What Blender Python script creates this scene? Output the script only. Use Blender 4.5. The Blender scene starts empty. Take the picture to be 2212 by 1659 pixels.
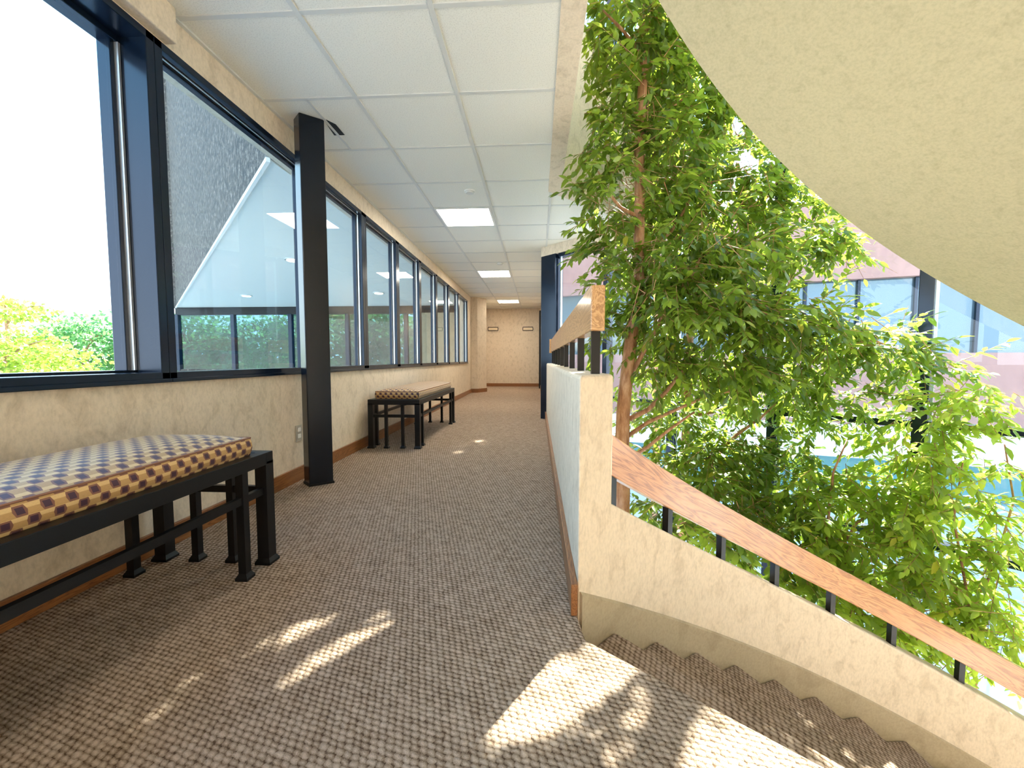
import bpy, math, random
import numpy as np
from mathutils import Vector, Matrix
R_ = math.radians
SC = bpy.context.scene
COL = SC.collection
random.seed(7)

# ------------------------------------------------------------------ camera
F_PX = 900.0
CAM_H = 0.85
PITCH = math.atan((829.5 - 776) / F_PX)
YAW = math.atan((1160 - 1106) / F_PX * math.cos(PITCH))
FW = Vector((-math.sin(YAW) * math.cos(PITCH), math.cos(YAW) * math.cos(PITCH), -math.sin(PITCH)))
RT = Vector((math.cos(YAW), math.sin(YAW), 0))
UP = RT.cross(FW)
cd = bpy.data.cameras.new('camera')
cam = bpy.data.objects.new('camera', cd)
COL.objects.link(cam)
cd.sensor_width = 36
cd.lens = F_PX / 2212 * 36
cd.clip_start = 0.02
cam.matrix_world = Matrix(((RT.x, UP.x, -FW.x, 0), (RT.y, UP.y, -FW.y, 0), (RT.z, UP.z, -FW.z, CAM_H), (0, 0, 0, 1)))
SC.camera = cam

def at(px, py, depth):
    """a measured pixel and its distance in metres -> world point"""
    d = RT * ((px - 1106) / F_PX) - UP * ((py - 829.5) / F_PX) + FW
    return Vector((0, 0, CAM_H)) + d * depth

# ------------------------------------------------------------------ exposure, sky, sun
SC.view_settings.view_transform = 'Standard'
SC.view_settings.look = 'None'
SC.view_settings.exposure = 1.65
SC.view_settings.gamma = 1
SC.view_settings.use_curve_mapping = False
SC.cycles.max_bounces = 8
SC.cycles.diffuse_bounces = 4
SC.cycles.transparent_max_bounces = 16
SC.cycles.sample_clamp_indirect = 6

W = bpy.data.worlds.new('sky')
SC.world = W
W.use_nodes = True
wn, wl = W.node_tree.nodes, W.node_tree.links
bg = wn['Background']
tc = wn.new('ShaderNodeTexCoord')
sx = wn.new('ShaderNodeSeparateXYZ')
cr = wn.new('ShaderNodeValToRGB')
wl.new(tc.outputs['Generated'], sx.inputs[0])
wl.new(sx.outputs['Z'], cr.inputs[0])
wl.new(cr.outputs[0], bg.inputs[0])
e = cr.color_ramp.elements
e[0].position = 0.0; e[0].color = (0.88, 0.93, 1.0, 1)
e[1].position = 1.0; e[1].color = (0.10, 0.30, 0.75, 1)
for p, c in ((0.28, (0.72, 0.84, 1.0, 1)), (0.45, (0.36, 0.66, 0.92, 1)), (0.60, (0.20, 0.48, 0.85, 1))):
    k = e.new(p); k.color = c
bg.inputs[1].default_value = 2.4

SUN_AZ, SUN_EL = R_(32), R_(42)
sdir = Vector((math.sin(SUN_AZ) * math.cos(SUN_EL), math.cos(SUN_AZ) * math.cos(SUN_EL), math.sin(SUN_EL)))
sl = bpy.data.lights.new('sun', 'SUN')
sl.energy = 20
sl.color = (1.0, 0.93, 0.80)
sl.angle = R_(0.6)
sun = bpy.data.objects.new('sun', sl)
COL.objects.link(sun)
sun.rotation_euler = (-sdir).to_track_quat('-Z', 'Y').to_euler()
sun.location = (6, 10, 12)

# ------------------------------------------------------------------ materials
def mat(name):
    m = bpy.data.materials.new(name)
    m.use_nodes = True
    return m, m.node_tree.nodes, m.node_tree.links, m.node_tree.nodes['Principled BSDF']

def plain(name, c, rough=.5, metal=0, spec=.5, **kw):
    m, n, l, b = mat(name)
    b.inputs['Base Color'].default_value = (*c, 1)
    b.inputs['Roughness'].default_value = rough
    b.inputs['Metallic'].default_value = metal
    b.inputs['Specular IOR Level'].default_value = spec
    for k, v in kw.items(): b.inputs[k].default_value = v
    return m

def emis(name, c, s):
    m, n, l, b = mat(name)
    b.inputs['Base Color'].default_value = (.8, .8, .8, 1)
    b.inputs['Emission Color'].default_value = (*c, 1)
    b.inputs['Emission Strength'].default_value = s
    return m

def N(n, t, **kw):
    x = n.new(t)
    for k, v in kw.items(): setattr(x, k, v)
    return x

def coords(n, l, scale=(1, 1, 1), kind='Object', rot=(0, 0, 0)):
    t = n.new('ShaderNodeTexCoord'); mp = n.new('ShaderNodeMapping')
    mp.inputs['Scale'].default_value = scale; mp.inputs['Rotation'].default_value = rot
    l.new(t.outputs[kind], mp.inputs['Vector'])
    return mp.outputs[0]

def noise(n, l, vec, scale, detail=4, rough=.55, dist=0):
    x = n.new('ShaderNodeTexNoise')
    x.inputs['Scale'].default_value = scale; x.inputs['Detail'].default_value = detail
    x.inputs['Roughness'].default_value = rough; x.inputs['Distortion'].default_value = dist
    l.new(vec, x.inputs['Vector'])
    return x.outputs['Fac']

def ramp(n, l, fac, stops):
    r = n.new('ShaderNodeValToRGB'); l.new(fac, r.inputs[0])
    e = r.color_ramp.elements
    e[0].position, e[0].color = stops[0][0], (*stops[0][1], 1)
    e[1].position, e[1].color = stops[-1][0], (*stops[-1][1], 1)
    for p, c in stops[1:-1]:
        k = e.new(p); k.color = (*c, 1)
    return r.outputs[0]

def mix(n, l, fac, a, b, mode='MIX'):
    m = n.new('ShaderNodeMix'); m.data_type = 'RGBA'; m.blend_type = mode
    for i, v in ((0, fac), (6, a), (7, b)):
        if hasattr(v, 'type') and not isinstance(v, (tuple, float, int)): l.new(v, m.inputs[i])
        elif i == 0: m.inputs[0].default_value = v
        else: m.inputs[i].default_value = (*v, 1)
    return m.outputs[2]

def bump(n, l, b, h, strength, dist):
    bp = n.new('ShaderNodeBump'); bp.inputs['Strength'].default_value = strength; bp.inputs['Distance'].default_value = dist
    l.new(h, bp.inputs['Height']); l.new(bp.outputs[0], b.inputs['Normal'])

def math_(n, l, op, a, b=None, c=None):
    m = n.new('ShaderNodeMath'); m.operation = op
    for i, v in enumerate((a, b, c)):
        if v is None: continue
        if isinstance(v, (int, float)): m.inputs[i].default_value = v
        else: l.new(v, m.inputs[i])
    return m.outputs[0]

def wallpaper(name, base, dark, scale=16, stretch=(1, 1, .6), lo=.50, hi=.78):
    m, n, l, b = mat(name)
    v = coords(n, l, stretch)
    a = noise(n, l, v, scale, 6, .62, .6)
    g = noise(n, l, v, 90, 3, .6)
    c1 = ramp(n, l, a, [(lo, base), (hi, dark)])
    c2 = mix(n, l, .5, c1, ramp(n, l, g, [(.3, (.72, .72, .72)), (.6, (1, 1, 1))]), 'MULTIPLY')
    l.new(c2, b.inputs['Base Color'])
    b.inputs['Roughness'].default_value = .75
    b.inputs['Specular IOR Level'].default_value = .25
    bump(n, l, b, g, .12, .003)
    return m

M = {}
M['paper'] = wallpaper('beige_wallpaper', (.73, .615, .485), (.52, .42, .31))
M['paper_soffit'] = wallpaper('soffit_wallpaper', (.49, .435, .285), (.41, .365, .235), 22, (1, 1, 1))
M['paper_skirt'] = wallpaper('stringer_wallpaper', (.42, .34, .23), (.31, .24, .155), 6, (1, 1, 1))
M['metal'] = plain('sky_tinted_dark_metal', (.006, .015, .034), .2, .42, .5)  # blue sky reflection is tinted into the base colour
M['black'] = plain('black_painted_steel', (.004, .004, .005), .4, 0, .3)
M['column'] = plain('black_column_steel', (.004, .007, .014), .22, .25, .5)
M['bead'] = plain('aluminium_bead', (.75, .78, .82), .3, .8)
M['tbar'] = plain('ceiling_grid_metal', (.60, .60, .58), .45)
M['plate'] = plain('outlet_plate', (.42, .38, .32), .4)
M['white'] = plain('white_paint', (.80, .79, .76), .5)
M['soffit_out'] = plain('exterior_soffit_plaster', (.70, .72, .69), .6)
M['lamp'] = emis('lamp_diffuser', (1.0, .91, .74), 13.0)
M['downlamp'] = emis('downlight_lamp', (1.0, .78, .45), 5.0)
M['signface'] = plain('sign_face', (.80, .66, .46), .5)
M['signframe'] = plain('sign_frame', (.03, .012, .008), .4)

def tiles():
    m, n, l, b = mat('mineral_ceiling_tile')
    v = coords(n, l)
    g = noise(n, l, v, 160, 2, .7)
    l.new(ramp(n, l, g, [(.36, (.64, .62, .57)), (.5, (.76, .74, .68))]), b.inputs['Base Color'])
    b.inputs['Roughness'].default_value = .9
    bump(n, l, b, g, .25, .002)
    return m
M['tile'] = tiles()

def carpet(name, rot=0.0, sc=1.0):
    """looped carpet: staggered rows of yarn loops"""
    m, n, l, b = mat(name)
    v = coords(n, l, (1, 1, 1), 'Object', (0, 0, rot))
    wob = n.new('ShaderNodeTexNoise'); wob.inputs['Scale'].default_value = 55; wob.inputs['Detail'].default_value = 3
    l.new(v, wob.inputs['Vector'])
    off = n.new('ShaderNodeVectorMath'); off.operation = 'MULTIPLY_ADD'
    l.new(wob.outputs['Color'], off.inputs[0]); off.inputs[1].default_value = (.014, .012, 0); l.new(v, off.inputs[2])
    s = n.new('ShaderNodeSeparateXYZ'); l.new(off.outputs[0], s.inputs[0])
    px, py = .0205 * sc, .0145 * sc
    V = math_(n, l, 'DIVIDE', s.outputs['Y'], py)
    row = math_(n, l, 'FLOOR', V)
    odd = math_(n, l, 'FRACT', math_(n, l, 'MULTIPLY', row, .41))
    U = math_(n, l, 'ADD', math_(n, l, 'DIVIDE', s.outputs['X'], px), odd)
    fv = math_(n, l, 'SUBTRACT', math_(n, l, 'FRACT', V), .5)
    fu = math_(n, l, 'ADD', math_(n, l, 'SUBTRACT', math_(n, l, 'FRACT', U), .5), math_(n, l, 'MULTIPLY', fv, .35))
    d = math_(n, l, 'SQRT', math_(n, l, 'ADD', math_(n, l, 'MULTIPLY', math_(n, l, 'MULTIPLY', fu, fu), 1.1),
                                  math_(n, l, 'MULTIPLY', math_(n, l, 'MULTIPLY', fv, fv), 1.3)))
    h = math_(n, l, 'SUBTRACT', 1.0, math_(n, l, 'MULTIPLY', d, 1.6))
    cell = n.new('ShaderNodeCombineXYZ'); l.new(math_(n, l, 'FLOOR', U), cell.inputs[0]); l.new(row, cell.inputs[1])
    wn_ = n.new('ShaderNodeTexWhiteNoise'); l.new(cell.outputs[0], wn_.inputs['Vector'])
    h = math_(n, l, 'ADD', h, math_(n, l, 'MULTIPLY', math_(n, l, 'SUBTRACT', wn_.outputs['Value'], .5), .35))
    fz = noise(n, l, v, 420, 3, .7)
    hh = math_(n, l, 'ADD', h, math_(n, l, 'MULTIPLY', fz, 1.1))
    big = noise(n, l, v, 14, 4, .6)
    c = ramp(n, l, math_(n, l, 'MULTIPLY', hh, .58), [(.16, (.15, .088, .055)), (.42, (.48, .345, .245)), (.80, (.80, .64, .52))])
    c = mix(n, l, .35, c, ramp(n, l, big, [(.35, (.75, .70, .62)), (.65, (1.1, 1.08, 1.05))]), 'MULTIPLY')
    l.new(c, b.inputs['Base Color'])
    b.inputs['Roughness'].default_value = .95
    b.inputs['Specular IOR Level'].default_value = .1
    bump(n, l, b, hh, 1.0, .009)
    return m
M['carpet'] = carpet('looped_carpet', R_(14))
M['carpet_stair'] = carpet('looped_stair_carpet', R_(50))

def wood(name, rot, c0, c1, c2, rough=.28, sc=1.0, axis=(1, 9, 9)):
    m, n, l, b = mat(name)
    v = coords(n, l, axis, 'Object', rot)
    w = n.new('ShaderNodeTexNoise'); w.inputs['Scale'].default_value = 1.6 * sc; w.inputs['Detail'].default_value = 3; w.inputs['Distortion'].default_value = .8
    l.new(v, w.inputs['Vector'])
    rings = math_(n, l, 'SINE', math_(n, l, 'MULTIPLY', w.outputs['Fac'], 75.0))
    fine = noise(n, l, coords(n, l, tuple(a * 3 for a in axis), 'Object', rot), 22, 3, .7)
    k = math_(n, l, 'ADD', math_(n, l, 'MULTIPLY', rings, .22), math_(n, l, 'MULTIPLY', fine, .9))
    l.new(ramp(n, l, k, [(.12, c0), (.42, c1), (.75, c2)]), b.inputs['Base Color'])
    b.inputs['Roughness'].default_value = rough
    b.inputs['Coat Weight'].default_value = .35
    b.inputs['Coat Roughness'].default_value = .12
    bump(n, l, b, fine, .05, .002)
    return m
M['oak_y'] = wood('oak_rail', (0, 0, 0), (.26, .12, .045), (.50, .27, .11), (.60, .36, .17), axis=(9, 1.0, 9))
M['oak_uv'] = None
M['base'] = wood('stained_baseboard', (0, 0, 0), (.14, .045, .012), (.25, .095, .028), (.31, .125, .042), .4, axis=(12, 1, 12))

def oak_uv():
    m, n, l, b = mat('oak_curved_rail')
    v = coords(n, l, (1, 9, 1), 'UV')
    w = n.new('ShaderNodeTexNoise'); w.inputs['Scale'].default_value = 1.5; w.inputs['Detail'].default_value = 3; w.inputs['Distortion'].default_value = .9
    l.new(v, w.inputs['Vector'])
    rings = math_(n, l, 'SINE', math_(n, l, 'MULTIPLY', w.outputs['Fac'], 70.0))
    fine = noise(n, l, coords(n, l, (3, 60, 3), 'UV'), 9, 3, .7)
    k = math_(n, l, 'ADD', math_(n, l, 'MULTIPLY', rings, .22), math_(n, l, 'MULTIPLY', fine, .9))
    l.new(ramp(n, l, k, [(.10, (.24, .085, .025)), (.42, (.56, .245, .085)), (.78, (.66, .33, .135))]), b.inputs['Base Color'])
    b.inputs['Roughness'].default_value = .3
    b.inputs['Coat Weight'].default_value = .22
    b.inputs['Coat Roughness'].default_value = .1
    return m
M['oak_uv'] = oak_uv()

def cushion_fabric():
    m, n, l, b = mat('geometric_weave_fabric')
    t = n.new('ShaderNodeTexCoord'); s = n.new('ShaderNodeSeparateXYZ'); l.new(t.outputs['UV'], s.inputs[0])
    V = math_(n, l, 'DIVIDE', s.outputs['Y'], .0265)
    row = math_(n, l, 'FLOOR', V)
    U = math_(n, l, 'ADD', math_(n, l, 'DIVIDE', s.outputs['X'], .052), math_(n, l, 'FRACT', math_(n, l, 'MULTIPLY', row, .5)))
    fu = math_(n, l, 'SUBTRACT', math_(n, l, 'FRACT', U), .5)
    fv = math_(n, l, 'SUBTRACT', math_(n, l, 'FRACT', V), .5)
    sk = math_(n, l, 'ADD', fu, math_(n, l, 'MULTIPLY', fv, .10))
    au = math_(n, l, 'ABSOLUTE', sk); av = math_(n, l, 'ABSOLUTE', fv)
    core = math_(n, l, 'MULTIPLY', math_(n, l, 'LESS_THAN', au, .15), math_(n, l, 'LESS_THAN', av, .30))
    ring = math_(n, l, 'MULTIPLY', math_(n, l, 'LESS_THAN', math_(n, l, 'ADD', au, math_(n, l, 'MULTIPLY', av, .15)), .27), math_(n, l, 'LESS_THAN', av, .47))
    face = math_(n, l, 'GREATER_THAN', fv, .12)
    thread = noise(n, l, coords(n, l, (1, 8, 1), 'UV'), 160, 2, .6)
    tan = mix(n, l, face, (.46, .27, .10), (.66, .44, .20))
    tan = mix(n, l, .45, tan, ramp(n, l, thread, [(.3, (.65, .6, .5)), (.7, (1.1, 1.1, 1.05))]), 'MULTIPLY')
    c = mix(n, l, ring, tan, (.19, .075, .045))
    c = mix(n, l, core, c, (.045, .012, .03))
    l.new(c, b.inputs['Base Color'])
    b.inputs['Roughness'].default_value = .55
    b.inputs['Sheen Weight'].default_value = .25
    b.inputs['Sheen Roughness'].default_value = .4
    return m
M['fabric'] = cushion_fabric()

def glass(name, tint, ior=1.5, boost=1.0):
    m, n, l, b = mat(name)
    out = n['Material Output']
    tr = n.new('ShaderNodeBsdfTransparent'); tr.inputs[0].default_value = (*tint, 1)
    gl = n.new('ShaderNodeBsdfGlossy'); gl.inputs['Roughness'].default_value = 0.0
    gl.inputs[0].default_value = (1, 1, 1, 1)
    fr = n.new('ShaderNodeFresnel'); fr.inputs['IOR'].default_value = ior
    ge = n.new('ShaderNodeNewGeometry')
    f2 = math_(n, l, 'MINIMUM', math_(n, l, 'MULTIPLY', fr.outputs[0], boost), 1.0)
    f2 = math_(n, l, 'MULTIPLY', f2, math_(n, l, 'SUBTRACT', 1.0, ge.outputs['Backfacing']))
    mx = n.new('ShaderNodeMixShader')
    l.new(f2, mx.inputs[0]); l.new(tr.outputs[0], mx.inputs[1]); l.new(gl.outputs[0], mx.inputs[2])
    l.new(mx.outputs[0], out.inputs['Surface'])
    return m
M['glass'] = glass('clear_window_glass', (.84, .88, .88), 1.45)
M['glass_r'] = glass('corridor_window_glass', (.72, .78, .78), 1.36, 1.0)
M['glass_wing'] = glass('tinted_wing_glass', (.32, .46, .56), 1.5, 1.0)
M['glass_blue'] = plain('blue_green_reflective_glass', (.13, .29, .30), .15, .25, .6)
M['glass_grey'] = plain('grey_blue_reflective_glass', (.085, .14, .18), .10, .35, .8)

def granite():
    m, n, l, b = mat('exposed_aggregate_panel')
    v = coords(n, l)
    g = noise(n, l, v, 13, 6, .85)
    vo = n.new('ShaderNodeTexVoronoi'); vo.inputs['Scale'].default_value = 20; l.new(v, vo.inputs['Vector'])
    c = ramp(n, l, g, [(.40, (.007, .005, .004)), (.50, (.050, .036, .026)), (.64, (.27, .22, .18))])
    c = mix(n, l, .5, c, ramp(n, l, vo.outputs['Distance'], [(.1, (1.4, 1.35, 1.3)), (.6, (.6, .58, .56))]), 'MULTIPLY')
    l.new(c, b.inputs['Base Color']); b.inputs['Roughness'].default_value = .8
    bump(n, l, b, g, .6, .01)
    return m
M['granite'] = granite()

def concrete(name, c, d):
    m, n, l, b = mat(name)
    v = coords(n, l, (1, 1, .4))
    g = noise(n, l, v, 2.2, 6, .6)
    l.new(ramp(n, l, g, [(.3, d), (.7, c)]), b.inputs['Base Color']); b.inputs['Roughness'].default_value = .85
    return m
M['pink'] = concrete('pink_concrete', (.36, .20, .17), (.30, .165, .14))
M['ground'] = concrete('pale_paving', (.62, .60, .57), (.48, .47, .45))
M['roofred'] = plain('red_roof', (.62, .10, .07), .6)

def bark():
    m, n, l, b = mat('smooth_ficus_bark')
    v = coords(n, l, (1, 1, .25))
    g = noise(n, l, v, 30, 5, .65)
    l.new(ramp(n, l, g, [(.35, (.20, .085, .038)), (.5, (.36, .18, .09)), (.68, (.50, .31, .19))]), b.inputs['Base Color'])
    b.inputs['Roughness'].default_value = .6
    bump(n, l, b, g, .3, .006)
    return m
M['bark'] = bark()

def leafmat(name, dark, light, tr, trs=.45, rough=.35):
    m, n, l, b = mat(name)
    out = n['Material Output']
    a = n.new('ShaderNodeAttribute'); a.attribute_name = 'tone'
    c = ramp(n, l, a.outputs['Fac'], [(0, dark), (.9, light), (1, (light[0] * 1.6 + .1, light[1] * 1.15, light[2]))])
    l.new(c, b.inputs['Base Color'])
    b.inputs['Roughness'].default_value = rough
    b.inputs['Specular IOR Level'].default_value = .6
    t = n.new('ShaderNodeBsdfTranslucent')
    l.new(ramp(n, l, a.outputs['Fac'], [(0, tuple(x * .7 for x in tr)), (1, tr)]), t.inputs[0])
    mx = n.new('ShaderNodeMixShader'); mx.inputs[0].default_value = trs
    l.new(b.outputs[0], mx.inputs[1]); l.new(t.outputs[0], mx.inputs[2]); l.new(mx.outputs[0], out.inputs['Surface'])
    return m
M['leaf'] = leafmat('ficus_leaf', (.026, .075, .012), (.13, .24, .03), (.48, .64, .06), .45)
M['leaf_bright'] = leafmat('sunlit_ficus_leaf', (.06, .14, .015), (.24, .38, .05), (.62, .78, .09), .55)  # lighter copy of the ficus leaf, sunlit brightness put into its colours
M['leaf_lime'] = leafmat('lime_leaf', (.16, .30, .04), (.42, .50, .06), (.55, .65, .10), .4, .6)
M['leaf_green'] = leafmat('outdoor_leaf', (.06, .20, .08), (.18, .42, .14), (.30, .55, .18), .4, .6)
M['leaf_deep'] = leafmat('shade_tree_leaf', (.04, .14, .04), (.16, .36, .10), (.30, .55, .12), .4, .6)

# ------------------------------------------------------------------ mesh helpers
class MB:
    def __init__(s): s.v, s.f, s.uv = [], [], {}
    def add(s, vs, fs, uvs=None):
        o = len(s.v)
        s.v += [tuple(p) for p in vs]
        for i, f in enumerate(fs):
            if uvs: s.uv[len(s.f)] = uvs[i]
            s.f.append(tuple(o + k for k in f))
        return s
    def box(s, x0, x1, y0, y1, z0, z1):
        return s.prism([(x0, y0), (x1, y0), (x1, y1), (x0, y1)], z0, z1)
    def prism(s, poly, z0, z1):
        n = len(poly)
        a = sum(poly[i][0] * poly[(i + 1) % n][1] - poly[(i + 1) % n][0] * poly[i][1] for i in range(n))
        if a < 0: poly = poly[::-1]
        vs = [(x, y, z0) for x, y in poly] + [(x, y, z1) for x, y in poly]
        fs = [tuple(range(n))[::-1], tuple(range(n, 2 * n))] + [(i, (i + 1) % n, n + (i + 1) % n, n + i) for i in range(n)]
        return s.add(vs, fs)
    def seg(s, a, b, w, z0, z1, off=0):
        """upright slab along plan segment a-b, thickness w, centred plus off to the left"""
        a, b = Vector(a[:2]), Vector(b[:2]); d = (b - a).normalized(); nn = Vector((-d.y, d.x))
        p = [a + nn * (off - w / 2), b + nn * (off - w / 2), b + nn * (off + w / 2), a + nn * (off + w / 2)]
        return s.prism([tuple(q) for q in p], z0, z1)
    def tube(s, pts, rad, k=8):
        pts = [Vector(p) for p in pts]; n = len(pts)
        vs, fs = [], []
        prev = None
        for i, p in enumerate(pts):
            t = (pts[min(i + 1, n - 1)] - pts[max(i - 1, 0)]).normalized()
            if prev is None:
                u = t.cross(Vector((0, 0, 1)));
                if u.length < .1: u = t.cross(Vector((1, 0, 0)))
            else: u = prev - t * prev.dot(t)
            u.normalize(); prev = u; w = t.cross(u)
            r = rad[i] if hasattr(rad, '__len__') else rad
            for j in range(k):
                a = 2 * math.pi * j / k
                vs.append(p + (u * math.cos(a) + w * math.sin(a)) * r)
        for i in range(n - 1):
            for j in range(k):
                fs.append((i * k + j, i * k + (j + 1) % k, (i + 1) * k + (j + 1) % k, (i + 1) * k + j))
        fs += [tuple(range(k))[::-1], tuple((n - 1) * k + j for j in range(k))]
        return s.add(vs, fs)
    def disc(s, c, r, h, k=24, r2=None):
        r2 = r if r2 is None else r2
        vs = [(c[0] + r * math.cos(2 * math.pi * j / k), c[1] + r * math.sin(2 * math.pi * j / k), c[2]) for j in range(k)]
        vs += [(c[0] + r2 * math.cos(2 * math.pi * j / k), c[1] + r2 * math.sin(2 * math.pi * j / k), c[2] + h) for j in range(k)]
        return s.add(vs, [tuple(range(k))[::-1], tuple(range(k, 2 * k))] + [(j, (j + 1) % k, k + (j + 1) % k, k + j) for j in range(k)])
    def build(s, name, m, parent=None, smooth=False, bevel=0, seg=2):
        me = bpy.data.meshes.new(name)
        vs = s.v
        off = Vector((0, 0, 0))
        if parent is None:
            a = np.array(vs); off = Vector(((a[:, 0].min() + a[:, 0].max()) / 2, (a[:, 1].min() + a[:, 1].max()) / 2, a[:, 2].min()))
        else:
            p = parent
            while p is not None: off = off + p.location; p = p.parent
        me.from_pydata([(x - off.x, y - off.y, z - off.z) for x, y, z in vs], [], s.f)
        if s.uv:
            u = me.uv_layers.new(name='UVMap')
            for pi, uv in s.uv.items():
                for li, c in zip(me.polygons[pi].loop_indices, uv): u.data[li].uv = c
        me.materials.append(m)
        if smooth: me.polygons.foreach_set('use_smooth', [True] * len(me.polygons))
        me.update()
        o = bpy.data.objects.new(name, me); COL.objects.link(o)
        if parent is None: o.location = off
        else: o.parent = parent
        if bevel:
            b = o.modifiers.new('bevel', 'BEVEL'); b.width = bevel; b.segments = seg; b.limit_method = 'ANGLE'; b.angle_limit = R_(40)
        return o

def tag(o, label=None, cat=None, group=None, kind=None):
    if label: o['label'] = label
    if cat: o['category'] = cat
    if group: o['group'] = group
    if kind: o['kind'] = kind
    return o
def st(o, label, cat='wall'):
    return tag(o, label, cat, None, 'structure')
def empty(name, loc, label, cat, group=None, kind=None):
    o = bpy.data.objects.new(name, None); COL.objects.link(o); o.location = loc; o.empty_display_size = .1
    return tag(o, label, cat, group, kind)

# ------------------------------------------------------------------ main dimensions
XW = -1.67            # window wall face
XO = -1.86            # outside of the window wall
H = 2.414             # ceiling
XP = .135             # corridor side of the low parapet
SX, SY, SR = 2.2267, -.4632, 2.773    # centre and inner radius of the curved stair wall
TH0, DTH, RISE = -.8855, .1007, .1543
KST = RISE / DTH
YE = 13.0
def P(th, r, z=None):
    p = (SX + r * math.sin(th), SY + r * math.cos(th))
    return p if z is None else (p[0], p[1], z)
def nose(th): return -KST * (th - TH0)
def arc(a, b, n): return [a + (b - a) * i / n for i in range(n + 1)]

def sweep(mb, ths, prof, uvs=False):
    """closed profile prof(th) -> [(r, z), ...] swept around the stair centre"""
    rows = [[P(t, r, z) for r, z in prof(t)] for t in ths]
    k = len(rows[0]); vs = [p for r in rows for p in r]; fs = []; uv = []
    L = 0
    for i in range(len(rows) - 1):
        pr0, pr1 = prof(ths[i]), prof(ths[i + 1])
        dl = (ths[i + 1] - ths[i]) * SR * 1.14
        for j in range(k):
            jn = (j + 1) % k
            fs.append((i * k + j, i * k + jn, (i + 1) * k + jn, (i + 1) * k + j))
            z = lambda pr, q, t: (pr[q][1] - nose(t)) + (pr[q][0] - SR) * 1.0
            uv.append([(L, z(pr0, j, ths[i])), (L, z(pr0, jn, ths[i])), (L + dl, z(pr1, jn, ths[i + 1])), (L + dl, z(pr1, j, ths[i + 1]))])
        L += dl
    fs += [tuple(range(k))[::-1], tuple((len(rows) - 1) * k + j for j in range(k))]
    uv += [[(0, 0)] * k, [(0, 0)] * k]
    mb.add(vs, fs, uv if uvs else None)
    return mb

# ------------------------------------------------------------------ floor
land_in = P(TH0, .95)
fp = [(XW, -3.2), (land_in[0], -3.2), land_in] + [P(TH0, r) for r in (1.6, 2.2, 2.68)] + [(.139, 1.34), (XP, 1.40), (XP, YE), (XW, YE)]
st(MB().prism(fp, -.28, 0).build('floor', M['carpet'], bevel=.012, seg=3), 'brown looped carpet on the corridor floor and landing', 'floor')
# ------------------------------------------------------------------ ceiling, its grid
c1 = .10
BX = 1.02            # where the far edge of the opening meets the glass wall
cp = [(XW, -3.2), (c1, -3.2), (c1, 3.98), (c1 + 1.0, 4.98), (.13, 6.0), (.09, 6.0), (.09, YE), (XW - .05, YE), (XW - .05, -3.2)]
cp = [(XO, -3.2), (c1, -3.2), (c1, 3.98), (c1 + 1.02, 5.0), (.15, 6.0), (.11, 6.05), (.11, YE + .1), (XO, YE + .1)]
st(MB().prism(cp, H, H + .05).build('ceiling', M['tile']), 'white square mineral tile ceiling over the corridor', 'ceiling')
g = MB()
tb = .012
ya, yb = -.5, YE
for x in (-1.085, -.475):
    g.box(x - tb, x + tb, -3, YE, H - .006, H)
g.box(.112, .136, 4.02, 5.98, H - .006, H)
rows = [1.915 + .61 * i for i in range(-7, 19)]
for y in rows:
    if y > YE: continue
    x1 = c1
    if y > 3.98: x1 = min(c1 + (y - 3.98), .13 + 6.0 - y) if y < 6 else .11
    g.box(XW, x1, y - tb, y + tb, H - .005, H)
g.box(-1.40, -1.382, 2.53, 3.13, H - .005, H)
g.box(XW, XW + .018, 1.86, 10.4, H - .01, H)
st(g.build('trim_1', M['tbar']), 'pale metal grid bars holding the ceiling tiles', 'trim')

# upper landing slab edge seen around the opening
f = MB()
f.prism([(c1, -3.2), (.215, -3.2), (.215, 3.935), (c1, 3.98)], H - .012, H + 1.5)
o = st(f.build('trim_2', M['paper']), 'beige beam edge along the left side of the ceiling opening', 'trim')
f = MB()
a, b = (c1, 3.98), (c1 + 1.02, 5.0)
f.prism([(c1, 3.98), (.215, 3.935), (1.19, 4.93), (1.12, 5.0)], H - .012, H + 1.55)
st(f.build('trim_3', M['paper']), 'beige upper floor fascia crossing the far end of the ceiling opening', 'trim')
f = MB().prism([(XO, -3.2), (c1, -3.2), (c1, 3.98), (1.12, 5.0), (.15, 6.0), (.11, YE), (XO, YE)], H + .30, H + .66)
st(f.build('trim_4', M['white']), 'upper floor slab above the corridor ceiling', 'trim')

# ------------------------------------------------------------------ left wall with its windows
ZS, ZH = .750, 2.248
w = MB().box(XO, XW, -3.2, YE, -.28, ZS)
st(w.build('wall_left', M['paper']), 'beige wallpapered wall under the long row of windows', 'wall')
w = MB().box(XO, XW, 1.0, YE, ZH, H)
st(w.build('wall_left_upper', M['paper']), 'narrow beige wall strip between the windows and ceiling', 'wall')
w = MB().box(XO, XW + .055, -3.2, 1.865, ZH + .012, H)
st(w.build('wall_left_bulkhead', M['paper'], bevel=.006), 'deeper beige bulkhead above the nearest large window', 'wall')
w = MB().box(XO, XW, 10.0, YE, ZS, ZH)
st(w.build('wall_left_end', M['paper']), 'beige wall past the last corridor window', 'wall')

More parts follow.
